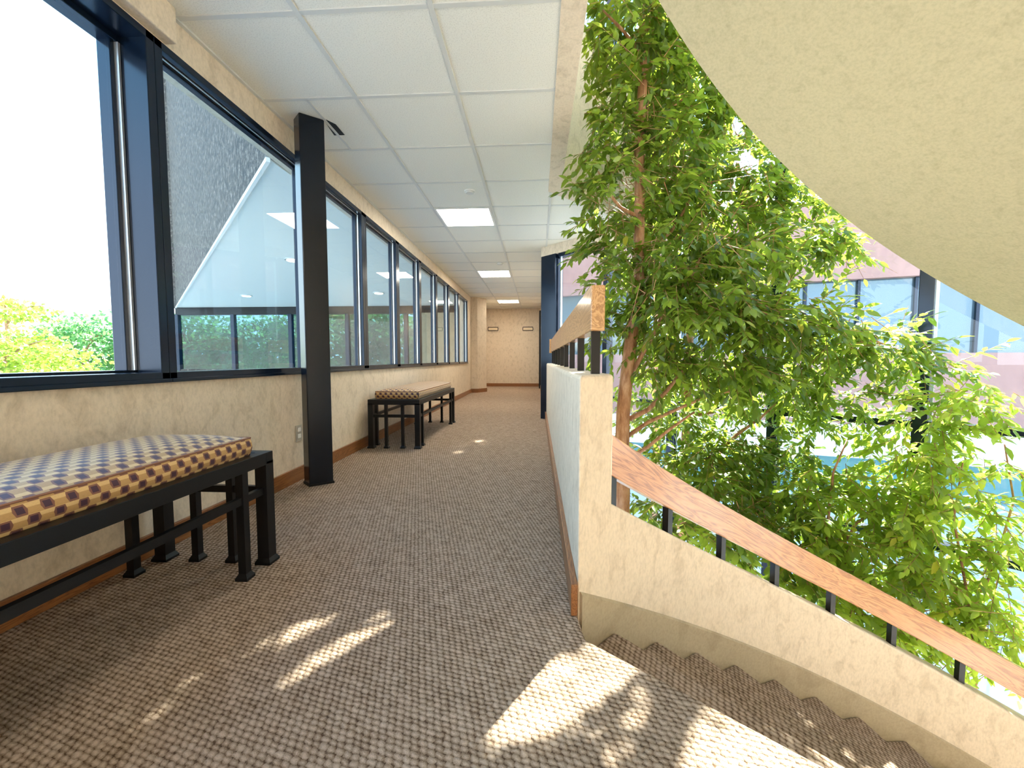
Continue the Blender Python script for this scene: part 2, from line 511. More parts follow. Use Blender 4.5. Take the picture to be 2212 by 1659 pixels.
cent = [-1.9, 1.79, 3.02, 3.98, 4.94, 5.90, 6.87, 7.83, 8.85, 9.95]
hw = .055
words = ['nearest and largest corridor window looking out to sky and trees', 'second corridor window, behind the black column',
         'third corridor window, just past the black column', 'fourth corridor window from the camera', 'fifth corridor window from the camera',
         'sixth corridor window from the camera', 'seventh corridor window, fourth from the far end less one', 'eighth corridor window, next to last before the pilaster',
         'narrow last corridor window beside the pilaster']
words[6] = 'seventh corridor window, third from the far end'
XF0, XF1 = XO + .01, XW + .012
for i in range(len(cent) - 1):
    y0, y1 = cent[i], cent[i + 1]
    win = empty('window_%d' % (i + 1), (XW, (y0 + y1) / 2, ZS), 'dark framed ' + words[i], 'window', None, 'structure')
    fr = MB()
    h2 = .04 if i == 0 else hw
    X0 = XF0 if i == 0 else -1.748                         # the nearest window is glazed further out
    gx = -1.803 if i == 0 else -1.706
    fr.box(X0, XF1, y0, y1, ZH - .035, ZH)                 # head
    fr.box(X0, XF1, y0, y1, ZS - .002, ZS + .042)          # sill
    fr.box(X0, XF1 + .012, y0, y1, ZS - .004, ZS + .014)
    fr.box(X0, XF1, y0, y0 + (.04 if i <= 1 else hw), ZS, ZH)
    fr.box(X0, XF1, y1 - h2, y1, ZS, ZH)
    a0, a1 = y0 + (.04 if i <= 1 else hw), y1 - h2
    if i == 0:
        fr.box(XF0, -1.775, a0, a0 + .02, ZS + .04, ZH - .035)
        fr.box(XF0, -1.79, a1 - .03, a1, ZS + .04, ZH - .035)
        fr.box(XF0, -1.775, a0, a1, ZS + .04, ZS + .052)
        fr.box(XF0, -1.775, a0, a1, ZH - .06, ZH - .035)
    else:
        fr.box(X0, gx - .004, a1 - .014, a1, ZS + .04, ZH - .035)
        fr.box(X0, gx - .004, a0, a0 + .014, ZS + .04, ZH - .035)
        fr.box(X0, gx - .004, a0, a1, ZH - .055, ZH - .035)
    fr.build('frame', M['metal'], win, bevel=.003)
    MB().box(gx - .003, gx + .003, a0 + .004, a1 - .004, ZS + .043, ZH - .038).build('pane', M['glass'] if i == 0 else M['glass_r'], win)
    bd = MB().box(gx + .013, gx + .031, a1 - .012, a1 - .002, ZS + .052, ZH - .06) if i == 0 else MB().box(gx + .006, gx + .018, a1 - .011, a1 - .001, ZS + .045, ZH - .04)
    bd.build('glazing_bead', M['bead'], win)
    if i: MB().box(gx + .006, gx + .012, a0, a1, ZH - .043, ZH - .038).build('glazing_bead', M['bead'], win)

# pilaster and end wall, right wall
pil = [(XW, 10.53), (-1.51, 10.54), (-1.32, 10.86), (-1.42, 11.3), (XW, 11.3)]
st(MB().prism(pil, 0, H).build('wall_pilaster', M['paper']), 'beige wallpapered pilaster with angled side before the end wall', 'wall')
st(MB().box(5.65, 5.8, -3.35, .45, -3.1, 6.6).build('wall_stair_side', M['paper']), 'beige wall at the far side of the stairwell', 'wall')
st(MB().box(XO, 5.8, -3.35, -3.2, -3.1, 6.6).build('wall_back', M['paper']), 'beige wall behind the viewer', 'wall')
st(MB().box(XO, .45, YE, YE + .15, -.28, H + .05).build('wall_end', M['paper']), 'beige wallpapered end wall of the corridor', 'wall')
st(MB().box(.11, .25, 6.05, YE, -.28, H + .05).build('wall_right', M['paper']), 'beige wall on the right at the far end of the corridor', 'wall')
# baseboards
BH = .098
def bboard(name, segs, mm, label, h=BH, t=.016):
    mb = MB()
    for a, b in segs: mb.seg(a, b, t, 0, h)
    return st(mb.build(name, mm, bevel=.003), label, 'baseboard')
bboard('baseboard_left', [((XW + .008, -3.1), (XW + .008, 10.53))], M['base'], 'brown wooden baseboard under the windows')
bboard('baseboard_pilaster', [((XW, 10.522), (-1.505, 10.532)), ((-1.505, 10.532), (-1.312, 10.857)), ((-1.312, 10.857), (-1.41, 11.29))], M['base'], 'brown baseboard around the pilaster')
bboard('baseboard_end', [((XW, YE - .008), (.1, YE - .008))], M['base'], 'brown baseboard along the end wall')
bboard('baseboard_right', [((.102, 6.1), (.102, 12.1))], M['base'], 'brown baseboard along the far right wall')
bboard('baseboard_parapet', [((XP - .009, 1.342), (XP - .009, 5.95))], M['base'], 'wooden baseboard along the foot of the low parapet', .108, .022)

# door at the far right
d = empty('door_1', (.1, 12.5, 0), 'dark door and frame in the right wall next to the end wall', 'door', None, 'structure')
MB().box(.075, .112, 12.2, 12.9, 0, 2.15).build('door_leaf', M['metal'], d)
fm = MB().box(.06, .112, 12.12, 12.2, 0, 2.25); fm.box(.06, .112, 12.9, 12.98, 0, 2.25); fm.box(.06, .112, 12.2, 12.9, 2.15, 2.25)
fm.build('door_frame', M['black'], d)

# ------------------------------------------------------------------ low parapet of the corridor and curved stair wall
pp = [(XP, 1.56), (.26, 1.56), (.26, 5.86), (XP, 5.99)]
st(MB().prism(pp, -.28, .795).build('wall_parapet', M['paper'], bevel=.018, seg=3), 'low wallpapered parapet on the right of the corridor', 'wall')
T0, T1 = -.853, .62
mb = MB()
WT = .115
def wprof(t):
    zt = nose(t) + .486
    return [(SR, nose(t) - .9), (SR, zt), (SR + WT, zt), (SR + WT, nose(t) - .9)]
sweep(mb, arc(-.80, T1, 56), wprof)
st(mb.build('wall_stair', M['paper'], bevel=.012), 'curved beige wallpapered stair wall sloping down to the right', 'wall')
mb = MB().prism([P(t, SR - .001) for t in arc(T0, -.782, 6)] + [(.262, 1.62), (XP, 1.62)], -1.0, .797)
st(mb.build('wall_newel', M['paper'], bevel=.014, seg=3), 'beige wallpapered end post where the parapet meets the stair wall', 'wall')
mb = MB()
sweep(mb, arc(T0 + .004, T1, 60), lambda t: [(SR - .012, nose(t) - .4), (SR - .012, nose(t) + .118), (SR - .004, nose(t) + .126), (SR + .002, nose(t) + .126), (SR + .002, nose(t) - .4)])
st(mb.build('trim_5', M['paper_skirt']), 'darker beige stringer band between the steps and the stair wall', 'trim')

# lower staircase
sc = empty('staircase', P(TH0, 2.0, -.1), 'carpeted curved staircase going down from the landing beside the low wall', 'stairs')
for i in range(1, 15):
    a, b = TH0 + (i - 1) * DTH, TH0 + i * DTH
    z = -i * RISE
    poly = [P(t, SR - .011) for t in arc(a - .004, b + .008, 3)] + [P(t, .95) for t in arc(b + .008, a - .004, 3)]
    MB().prism(poly, z - .45, z).build('tread', M['carpet_stair'], sc, bevel=.014, seg=3)

# upper staircase: curved soffit and its outer wall
su = empty('staircase', P(-.4, 2.0, 2.2), 'upper curved staircase whose smooth beige wallpapered underside hangs over the landing', 'stairs')
def soff(t): return 2.78 - 1.72 * (t - TH0)
mb = MB()
ths = arc(-1.0, 1.25, 90)
rs = [.35, .8, 1.2, 1.6, 2.0, 2.4, 2.9]
n_r = len(rs)
vs, fs = [], []
for t in ths:
    for r in rs: vs.append(P(t, r, soff(t)))
    for r in rs: vs.append(P(t, r, soff(t) + .22))
bs, bf = [], []
for i in range(len(ths) - 1):
    o0, o1 = i * 2 * n_r, (i + 1) * 2 * n_r
    for j in range(n_r - 1):
        fs.append((o0 + j, o0 + j + 1, o1 + j + 1, o1 + j))
for t in ths:
    for r in rs: bs.append(P(t, r, soff(t) - .004))
for i in range(len(ths) - 1):
    for j in range(n_r - 1): bf.append((i * n_r + j, i * n_r + j + 1, (i + 1) * n_r + j + 1, (i + 1) * n_r + j))
for i in range(len(ths) - 1):
    o0, o1 = i * 2 * n_r, (i + 1) * 2 * n_r
    for j in range(n_r - 1):
        fs.append((o0 + n_r + j, o1 + n_r + j, o1 + n_r + j + 1, o0 + n_r + j + 1))
    fs.append((o0, o1, o1 + n_r, o0 + n_r)); fs.append((o0 + n_r - 1, o0 + 2 * n_r - 1, o1 + 2 * n_r - 1, o1 + n_r - 1))
mb.add(vs, fs)
mb.build('stair_slab', M['paper'], su)
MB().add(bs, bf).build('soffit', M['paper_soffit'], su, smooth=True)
mb = MB()
sweep(mb, ths, lambda t: [(2.785, soff(t) + .002), (2.785, soff(t) + 1.0), (2.9, soff(t) + 1.0), (2.9, soff(t) + .002)])
mb.build('outer_wall', M['paper'], su)
# upper landing over the camera
lp = [P(t, 2.9) for t in arc(-1.0, -2.6, 12)] + [P(t, .35) for t in arc(-2.6, -1.0, 6)]
st(MB().prism([(c1 + .12, -3.2), (c1 + .12, P(-1.0, 2.9)[1]), P(-1.0, 2.9), P(-1.0, .35), (P(-1.0, .35)[0], -3.2)], 2.70, 3.0).build('trim_6', M['paper_soffit']), 'upper landing underside above the viewer', 'trim')

st(MB().prism([(-1.9, -3.3), (9, -3.3), (6.4, -.1), (.0, 6.35), (-1.9, 6.35)], 6.65, 6.8).build('ceiling_added_roof', M['white']), 'unseen solid roof added above the atrium and stairs to cut sky light', 'ceiling')  # added out of view to lower the sky light in the atrium

# ------------------------------------------------------------------ handrails
hr = empty('handrail', (.2, 1.48, .795), 'straight oak handrail on short black balusters along the top of the corridor parapet', 'handrail')
MB().box(.188, .238, 1.49, 5.80, .950, 1.110).build('rail', M['oak_y'], hr, bevel=.004)
y = 1.53
while y < 5.8:
    MB().box(.196, .226, y - .015, y + .015, .785, .955).build('baluster', M['black'], hr)
    y += .5
MB().box(.170, .250, 5.76, 5.82, .935, 1.125).build('wall_block', M['oak_y'], hr, bevel=.003)
hr2 = empty('handrail', P(-.79, SR + .06, .4), 'curved oak handrail descending the stair wall on short black balusters', 'handrail')
mb = MB()
sweep(mb, arc(-.805, T1, 72), lambda t: [(SR + .035, nose(t) + .598), (SR + .035, nose(t) + .755), (SR + .083, nose(t) + .755), (SR + .083, nose(t) + .598)], True)
mb.build('rail', M['oak_uv'], hr2, bevel=.004)
for i in range(0, 11):
    t = -.7554 + .1334 * i
    if t > T1: break
    c = P(t, SR + .058); dd = (math.cos(t), -math.sin(t))
    q = (c[0] + dd[0] * .015, c[1] + dd[1] * .015); p = (c[0] - dd[0] * .015, c[1] - dd[1] * .015)
    MB().seg(p, q, .03, nose(t) + .46, nose(t) + .61).build('baluster', M['black'], hr2)

# ------------------------------------------------------------------ atrium glass wall (45 degrees)
def wp(t): return (.13 + t, 6.0 - t)
nrm = Vector((1, 1, 0)).normalized()
tm = [.02, .72, 1.36, 2.05, 2.73, 3.42, 4.10, 4.80, 5.50]
lab = ['first atrium window pane, nearest the corridor end', 'second atrium window pane behind the ficus trunk', 'third atrium window bay behind the ficus',
       'fourth atrium window bay behind the ficus', 'fifth atrium window bay facing the pink building', 'sixth atrium window bay at the right edge', 'seventh atrium window bay beyond the stairs', 'eighth atrium window bay beyond the stairs']
for i in range(len(tm) - 1):
    t0, t1 = tm[i], tm[i + 1]
    top = 2.285 if t1 < 1.0 else 6.6
    bot = -3.1
    win = empty('window_%d' % (i + 10), (*wp((t0 + t1) / 2), bot), 'black framed ' + lab[i], 'window', None, 'structure')
    fr = MB()
    a, b = wp(t0), wp(t1)
    wm = .045 if i else .0
    if i == 0:
        fr.seg(wp(-.02), wp(.17), .16, bot, top)
    elif i == 1: fr.seg(wp(t0), wp(t0 + .045), .13, bot, top)
    else: fr.seg(wp(t0 - .03), wp(t0 + .03), .12, bot, top)
    s0, s1 = wp(t0 + (.17 if i == 0 else .03)), wp(t1 - .03)
    for z, hh in ((.365, .055), (-.52, .055), (-1.9, .055)):
        fr.seg(s0, s1, .10, z - hh / 2, z + hh / 2)
    if top > 3:
        for z in (2.9, 4.4): fr.seg(s0, s1, .09, z - .03, z + .03)
    fr.seg(s0, s1, .11, top - .05, top)
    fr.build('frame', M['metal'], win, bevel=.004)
    MB().seg(s0, s1, .008, bot, top - .05, -.025).build('pane', M['glass'], win)
    MB().seg(wp((t0 + .17) if i == 0 else (t0 + .032)), wp(((t0 + .17) if i == 0 else (t0 + .032)) + .012), .03, bot, top - .05, -.0).build('glazing_bead', M['bead'], win)
a, b = wp(-.02), wp(1.05)
st(MB().seg(a, b, .16, 2.285, H + .3).build('wall_atrium_header', M['paper']), 'beige bulkhead above the first atrium windows', 'wall')

st(MB().seg(wp(1.03), wp(1.27), .16, H + .05, 6.6).build('wall_added_sun_block', M['paper']), 'unseen wall strip added beside the tall atrium windows to block stray sun', 'wall')  # added out of sight to stop sun leaking onto the corridor floor

# ------------------------------------------------------------------ black steel column
cn, cr_, cl = (-1.512, 2.65), (-1.395, 2.746), (-1.592, 2.724)
cb = (cl[0] + cr_[0] - cn[0], cl[1] + cr_[1] - cn[1])
co = empty('column', (-1.5, 2.74, 0), 'black square steel column standing on the carpet in front of the windows', 'column')
MB().prism([cn, cr_, cb, cl], 0, H).build('shaft', M['column'], co, bevel=.006)
m1 = MB().prism([(cn[0], cn[1] - .006), (cr_[0] + .006, cr_[1]), (cb[0], cb[1] + .006), (cl[0] - .006, cl[1])], 0, .015)
m1.build('base_flange', M['black'], co)
# black sheet for the shade inside the tile gap beside the column head
MB().prism([(-1.395, 2.72), (-1.345, 2.80), (-1.345, 2.93), (-1.42, 2.93)], H - .003, H - .0005).build('gap_shade_sheet', M['black'], co)

# ------------------------------------------------------------------ benches
def bench(y1, label, ang=0):
    x0, x1, L = -1.605, -1.105, 1.68
    y0 = y1 - L
    r = empty('bench', ((x0 + x1) / 2, (y0 + y1) / 2, 0), label, 'bench', 'upholstered benches under the corridor windows')
    fr = MB()
    z0, z1, t = .418, .468, .045
    fr.box(x0, x1, y0, y0 + t, z0, z1); fr.box(x0, x1, y1 - t, y1, z0, z1)
    fr.box(x0, x0 + t, y0 + t, y1 - t, z0, z1); fr.box(x1 - t, x1, y0 + t, y1 - t, z0, z1)
    fr.build('frame', M['black'], r, bevel=.002)
    MB().box(x0 + t, x1 - t, y0 + t, y1 - t, z1 - .02, z1 - .002).build('seat_board', M['black'], r)
    sr = MB(); q = .010
    for yy in (y0 + .022, y1 - .022): sr.box(x0 + .03, x1 - .03, yy - q, yy + q, .296, .324)
    for xx in (x0 + .022, x1 - .022): sr.box(xx - q, xx + q, y0 + .03, y1 - .03, .296, .324)
    sr.build('stretcher', M['black'], r)
    legs = [(x0 + .024, y0 + .024, .024), (x1 - .024, y0 + .024, .024), (x0 + .024, y1 - .024, .024), (x1 - .024, y1 - .024, .024)]
    for xx in (x0 + .17, x1 - .17):
        for yy in (y0 + .024, y1 - .024): legs.append((xx, yy, .014))
    for xx in (x0 + .022, x1 - .022):
        for yy in (y0 + .16, y1 - .16): legs.append((xx, yy, .015))
    for x, y, h in legs:
        lg = MB().box(x - h, x + h, y - h, y + h, .01, .43)
        b2 = h + .009
        lo = [(x - b2, y - b2), (x + b2, y - b2), (x + b2, y + b2), (x - b2, y + b2)]
        vs = [(*p, 0) for p in lo] + [(*p, .010) for p in lo] + [(x + sx_ * h, y + sy_ * h, .026) for sx_, sy_ in ((-1, -1), (1, -1), (1, 1), (-1, 1))]
        fs = [(3, 2, 1, 0)] + [(i, (i + 1) % 4, 4 + (i + 1) % 4, 4 + i) for i in range(4)] + [(4 + i, 4 + (i + 1) % 4, 8 + (i + 1) % 4, 8 + i) for i in range(4)] + [(8, 9, 10, 11)]
        lg.add(vs, fs); lg.build('leg', M['black'], r)
    # cushion: domed top with rounded sides, uv in metres
    cx0, cx1, cy0, cy1 = x0 + .045, x1 - .035, y0 + .085, y1 - .085
    zb, zt, dome = z1, z1 + .070, .030
    nx, ny = 10, 30
    mb = MB()
    def top(u, v):
        ex = 1 - (2 * u - 1) ** 4; ey = 1 - (2 * v - 1) ** 14
        return zt + dome * ex * ey
    V = [[(cx0 + (cx1 - cx0) * i / nx, cy0 + (cy1 - cy0) * j / ny, top(i / nx, j / ny)) for i in range(nx + 1)] for j in range(ny + 1)]
    vs = [p for row in V for p in row]; fs = []; uv = []
    I = lambda i, j: j * (nx + 1) + i
    for j in range(ny):
        for i in range(nx):
            ff = (I(i, j), I(i + 1, j), I(i + 1, j + 1), I(i, j + 1)); fs.append(ff)
            uv.append([(vs[k][1], vs[k][0] * .92) for k in ff])
    mb.add(vs, fs, uv)
    prof = [(0, 0), (.006, -.02), (.008, -.035), (.004, -.052), (-.006, -(zt - zb))]
    def side(pts, outn, ucoord):
        vs = []; 
        for o_, dz in prof:
            for p in pts: vs.append((p[0] + outn[0] * o_, p[1] + outn[1] * o_, zt + dz))
        k = len(pts); fs = []; uv = []
        for a in range(len(prof) - 1):
            for i in range(k - 1):
                ff = (a * k + i, (a + 1) * k + i, (a + 1) * k + i + 1, a * k + i + 1); fs.append(ff)
                uv.append([(ucoord(vs[q]), vs[q][2]) for q in ff])
        mb.add(vs, fs, uv)
    side([V[j][nx] for j in range(ny, -1, -1)], (1, 0), lambda p: p[1])
    side([V[j][0] for j in range(ny + 1)], (-1, 0), lambda p: p[1])
    side([V[0][i] for i in range(nx, -1, -1)], (0, -1), lambda p: p[0])
    side([V[ny][i] for i in range(nx + 1)], (0, 1), lambda p: p[0])
    cu = mb.build('cushion', M['fabric'], r, smooth=True)
    pip = MB().tube([(cx0, cy0, zt), (cx1, cy0, zt), (cx1, cy1, zt), (cx0, cy1, zt), (cx0, cy0, zt)], .0035, 6)
    pip.build('piping', M['piping'], cu)
    return r
M['piping'] = plain('brown_piping', (.22, .10, .06), .7)
bench(1.665, 'nearest bench, black metal frame with checked cushion, in front of the black column')
bench(5.53, 'far bench, black metal frame with checked cushion, beyond the black column')

# ------------------------------------------------------------------ small fittings
for i, (y0, y1) in enumerate(((4.355, 4.965), (7.405, 8.015), (11.065, 11.675), (-1.745, -1.135))):  # the last one is added out of view as fill light
    L_ = empty('ceiling_light', (-.78, (y0 + y1) / 2, H), ['square recessed ceiling light nearest the camera', 'middle one of the three recessed ceiling lights', 'recessed ceiling light closest to the end wall', 'unseen fill light added behind the viewer, built like the ceiling lights'][i], 'light', 'corridor ceiling lights')
    x0, x1 = -1.072, -.488
    y0 += .013; y1 -= .013
    q = MB().box(x0, x1, y0, y0 + .02, H - .008, H - .001); q.box(x0, x1, y1 - .02, y1, H - .008, H - .001)
    q.box(x0, x0 + .02, y0 + .02, y1 - .02, H - .008, H - .001); q.box(x1 - .02, x1, y0 + .02, y1 - .02, H - .008, H - .001)
    q.build('frame', M['white'], L_)
    MB().box(x0 + .02, x1 - .02, y0 + .02, y1 - .02, H - .005, H - .001).build('diffuser', M['lamp'], L_)
for i, (x, y) in enumerate(((-.63, 3.95), (-.61, 6.9))):
    d = empty('smoke_detector', (x, y, H), ['round white ceiling disc just before the nearest ceiling light', 'round white ceiling disc just before the middle ceiling light'][i], 'detector', 'round ceiling discs')
    MB().disc((x, y, H - .010), .052, .010).build('base', M['white'], d)
    MB().disc((x, y, H - .022), .036, .012, r2=.042).build('cap', M['tbar'], d)
for i, x in enumerate((-1.37, -.285)):
    s = empty('wall_sign', (x, YE, 1.74), ['left one of two small framed signs on the end wall', 'right one of two small framed signs on the end wall'][i], 'sign', 'framed signs on the end wall')
    q = MB().box(x - .16, x + .16, YE - .02, YE, 1.728, 1.75); q.box(x - .16, x + .16, YE - .02, YE, 1.83, 1.852)
    q.box(x - .165, x - .145, YE - .02, YE, 1.75, 1.83); q.box(x + .145, x + .165, YE - .02, YE, 1.75, 1.83)
    q.build('frame', M['signframe'], s)
    MB().box(x - .145, x + .145, YE - .012, YE - .001, 1.75, 1.83).build('sign_face', M['signface'], s)
ou = empty('wall_outlet', (XW, 2.80, .28), 'metal outlet plate low on the wall beside the black column', 'outlet')
MB().box(XW, XW + .006, 2.765, 2.84, .275, .39).build('cover_plate', M['plate'], ou, bevel=.002)
for z in (.303, .348): MB().box(XW + .006, XW + .010, 2.785, 2.82, z - .004, z + .024).build('socket', M['white'], ou)

# ------------------------------------------------------------------ outside: overhanging wing on the left
A, B_, D_ = (-2.10, 3.25), (-10.95, 12.15), (-1.9, 12.15)
wing = empty('building_wing', (-6, 10, -4), 'neighbouring wing with pebbled upper wall, white soffit and ribbon windows outside the corridor windows', 'building')
MB().prism([A, B_, D_], H - .002, H + .009).build('soffit', M['soffit_out'], wing)
g_ = MB().seg(A, B_, .2, H + .01, 9.5, -.10); g_.seg(B_, (-12.5, 12.42), .2, H + .01, 9.5, -.10)
g_.build('upper_wall', M['granite'], wing)
MB().seg(A, B_, .03, H - .02, H + .015, .012).build('soffit_trim', M['white'], wing)
MB().box(-10.95, -1.9, 12.1, 12.3, 2.19, H + .003).build('header', M['black'], wing)
MB().box(-10.95, -1.9, 12.1, 12.3, -3.6, .55).build('lower_wall', M['granite'], wing)
MB().box(-3.45, -1.9, 11.95, 12.08, .55, 2.19).build('end_wall_reflection', M['paper_skirt'], wing)  # added beige panel in place of the end wall's reflection in the glass
for i, x in enumerate((-10.92, -9.15, -7.36, -5.62, -3.85, -2.1)):
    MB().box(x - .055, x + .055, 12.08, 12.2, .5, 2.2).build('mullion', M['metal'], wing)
for x0, x1 in ((-10.92, -9.15), (-9.15, -7.36), (-7.36, -5.62), (-5.62, -3.85), (-3.85, -2.1)):
    MB().box(x0 + .05, x1 - .05, 12.15, 12.16, .55, 2.19).build('pane', M['glass_wing'], wing)
for i, p in enumerate(((-3.82, 6.42), (-7.12, 9.92), (-3.72, 9.70))):
    d = empty('downlight', (p[0], p[1], H), ['round warm downlight in the outside soffit, nearest, beside the black column', 'round warm downlight in the outside soffit, leftmost', 'round warm downlight in the outside soffit seen right of the black column'][i], 'light', 'soffit downlights')
    MB().disc((*p, H - .02), .13, .02, r2=.13).build('trim_ring', M['bead'], d)
    MB().disc((*p, H - .028), .095, .012).build('lamp', M['downlamp'], d)

# ground and far scenery
st(MB().box(-60, 60, -20, 90, -3.9, -3.7).build('floor_ground', M['ground']), 'pale sunlit paving outside at ground level', 'ground')
fb = empty('building', (4, 17, -3.7), 'pink concrete building with blue-green ribbon windows across from the atrium', 'building')
a, b = Vector((-3.5, 19.6)), Vector((23, 10.8))
dd = (b - a).normalized()
def fseg(t0, t1, w_, z0, z1, off=0): return MB().seg(a + dd * t0, a + dd * t1, w_, z0, z1, off)
fseg(0, 28, .6, 3.5, 6.1).build('upper_wall', M['pink'], fb)
fseg(0, 28, .6, -1.35, 1.05).build('middle_wall', M['pink'], fb)
fseg(0, 28, .9, -2.45, -1.35).build('ledge', M['white'], fb)
fseg(0, 28, .2, 1.05, 3.5, .1).build('window_band', M['glass_grey'], fb)
fseg(0, 28, .2, -3.7, -2.45, .1).build('lower_window_band', M['glass_blue'], fb)
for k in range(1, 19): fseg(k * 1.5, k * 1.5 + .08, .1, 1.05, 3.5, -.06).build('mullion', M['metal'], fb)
rb_ = at(288, 738, 40)
hb = empty('building', (rb_.x, rb_.y, -3.7), 'small distant white building with red roof beyond the left trees', 'building')
MB().box(rb_.x - 2.4, rb_.x + 2.5, rb_.y, rb_.y + 4, -3.7, 1.4).build('wall', M['white'], hb)
MB().box(rb_.x - 1.3, rb_.x + 2.6, rb_.y - .2, rb_.y + 4.2, 1.4, 2.9).build('roof', M['roofred'], hb)

# ------------------------------------------------------------------ foliage
rng = np.random.default_rng(11)
LEAF = np.array([(0, 0, 0), (.30, .20, .035), (.30, -.20, .035), (.66, .17, .01), (.66, -.17, .01), (1.0, 0, -.10), (.33, 0, -.02), (.68, 0, -.03)])
LF = [(0, 6, 1), (0, 2, 6), (1, 6, 7, 3), (6, 2, 4, 7), (3, 7, 5), (7, 4, 5)]

def leaves_mesh(name, pos, dirs, ups, size, tone, m, parent, wid=1.0):
    n = len(pos)
    d = dirs / np.linalg.norm(dirs, axis=1, keepdims=True)
    s = np.cross(d, ups); s /= np.linalg.norm(s, axis=1, keepdims=True) + 1e-9
    u = np.cross(s, d)
    L = LEAF
    v = pos[:, None, :] + size[:, None, None] * (L[None, :, 0:1] * d[:, None, :] + wid * L[None, :, 1:2] * s[:, None, :] + L[None, :, 2:3] * u[:, None, :])
    k = len(L)
    loc = np.array(parent.location)
    v = (v - loc).reshape(-1, 3)
    faces = []
    tri = [f for f in LF if len(f) == 3]; quad = [f for f in LF if len(f) == 4]
    base = (np.arange(n) * k)[:, None]
    allf = []
    loops = np.concatenate([np.array(f)[None, :] + base for f in LF], axis=1)     # per leaf loops
    loops = loops.reshape(-1)
    tot = np.tile(np.array([len(f) for f in LF]), n)
    start = np.concatenate([[0], np.cumsum(tot)[:-1]])
    me = bpy.data.meshes.new(name)
    me.vertices.add(len(v)); me.vertices.foreach_set('co', v.reshape(-1))
    me.loops.add(len(loops)); me.loops.foreach_set('vertex_index', loops.astype(np.int32))
    me.polygons.add(len(tot)); me.polygons.foreach_set('loop_start', start.astype(np.int32)); me.polygons.foreach_set('loop_total', tot.astype(np.int32))
    me.update(calc_edges=True)
    at_ = me.attributes.new('tone', 'FLOAT', 'POINT')
    at_.data.foreach_set('value', np.repeat(tone, k).astype(np.float32))
    me.materials.append(m)
    o = bpy.data.objects.new(name, me); COL.objects.link(o); o.parent = parent
    return o

# gaps in the crown through which the sun reaches the landing: (x, y, rx, ry, angle) on the floor
GAPS = [(.13, 1.09, .20, .075, 37), (-.03, .925, .06, .04, 37), (-.68, 1.205, .15, .05, 20), (-.56, 1.11, .14, .038, 45), (-.50, 1.24, .06, .03, 40), (-.335, 1.04, .06, .05, 60), (-.335, .96, .045, .04, 60),
        (-.35, 1.50, .03, .012, 30), (-.52, 1.32, .07, .02, 30), (-.33, 1.72, .03, .012, 30), (1.05, .95, .22, .05, -40)]
def gap_ok(p):
    s = np.array(sdir)
    ok = np.ones(len(p), bool)
    for gx, gy, rx, ry, an in GAPS:
        z0 = -1.0 if gx > .9 else 0.0
        q = p - s[None, :] * ((p[:, 2:3] - z0) / s[2])
        dx, dy = q[:, 0] - gx, q[:, 1] - gy
        c, n_ = math.cos(R_(an)), math.sin(R_(an))
        u, v = dx * c + dy * n_, -dx * n_ + dy * c
        ok &= ~(((u / (rx + .012)) ** 2 + (v / (ry + .012)) ** 2) < 1)
    return ok
def room_ok(p):
    r = np.hypot(p[:, 0] - SX, p[:, 1] - SY)
    ok = (p[:, 0] + p[:, 1] < 5.98) & ((r > SR + WT + .09))
    ok &= ~((p[:, 0] < .34) & (p[:, 2] < 1.2)) & (p[:, 0] > .0)
    ok &= ~((p[:, 0] < .30) & (p[:, 2] > 2.3))
    far = (p[:, 1] - p[:, 0] > 3.68)
    ok &= ~(far & (p[:, 2] > 2.3)) 
    return ok

def shoots(blobs, leaf=(.060, .094), per=14, twig=.26, droop=.55, mult=1.95):
    pos, dr, up, sz, tn = [], [], [], [], []
    tw = MB()
    for (c, rad, n) in blobs:
        c = np.array(c); rad = np.array(rad)
        for _ in range(int(n * mult)):
            q = rng.normal(size=3); q /= np.linalg.norm(q)
            p0 = c + q * rad * rng.uniform(.15, 1.0) ** .5
            d = np.array([q[0], q[1], 0.0]) * .9 + rng.normal(size=3) * .5 + np.array([0, 0, -droop * rng.uniform(0, 1.4)])
            d /= np.linalg.norm(d)
            ln = twig * rng.uniform(.6, 1.25)
            side = np.cross(d, (0, 0, 1)); side /= np.linalg.norm(side) + 1e-6
            tone0 = rng.uniform(0, .75)
            mid = p0 + d * ln * .5 + np.array([0, 0, -.015]); end = p0 + d * ln + np.array([0, 0, -.05 * droop])
            if not room_ok(np.array([p0, end])).all(): continue
            tw.tube([p0, mid, end], [.0028, .002, .001], 3)
            m = int(per * rng.uniform(.7, 1.2))
            for k in range(m):
                f = (k + .4) / m
                b = p0 * (1 - f) ** 2 + 2 * mid * f * (1 - f) + end * f * f
                sgn = 1 if k % 2 else -1
                dd_ = d * rng.uniform(.35, .8) + side * sgn * rng.uniform(.4, 1.0) + rng.normal(size=3) * .28 + np.array([0, 0, -rng.uniform(.2, 1.0) * droop])
                if k == m - 1: dd_ = d + np.array([0, 0, -.4 * droop])
                pos.append(b); dr.append(dd_)
                up.append(np.array([0, 0, 1.0]) + rng.normal(size=3) * .35)
                sz.append(rng.uniform(*leaf)); 
                tn.append(np.clip(tone0 + rng.normal() * .12, 0, .93) if rng.random() > .012 else 1.0)
    pos, dr, up, sz, tn = map(np.array, (pos, dr, up, sz, tn))
    tip = pos + dr / np.linalg.norm(dr, axis=1, keepdims=True) * sz[:, None]
    k = room_ok(tip) & room_ok(pos) & gap_ok(pos) & gap_ok(tip)
    return pos[k], dr[k], up[k], sz[k], tn[k], tw

def path(pts, depth):
    return [at(x, y, depth if not isinstance(depth, list) else depth[i]) for i, (x, y) in enumerate(pts)]

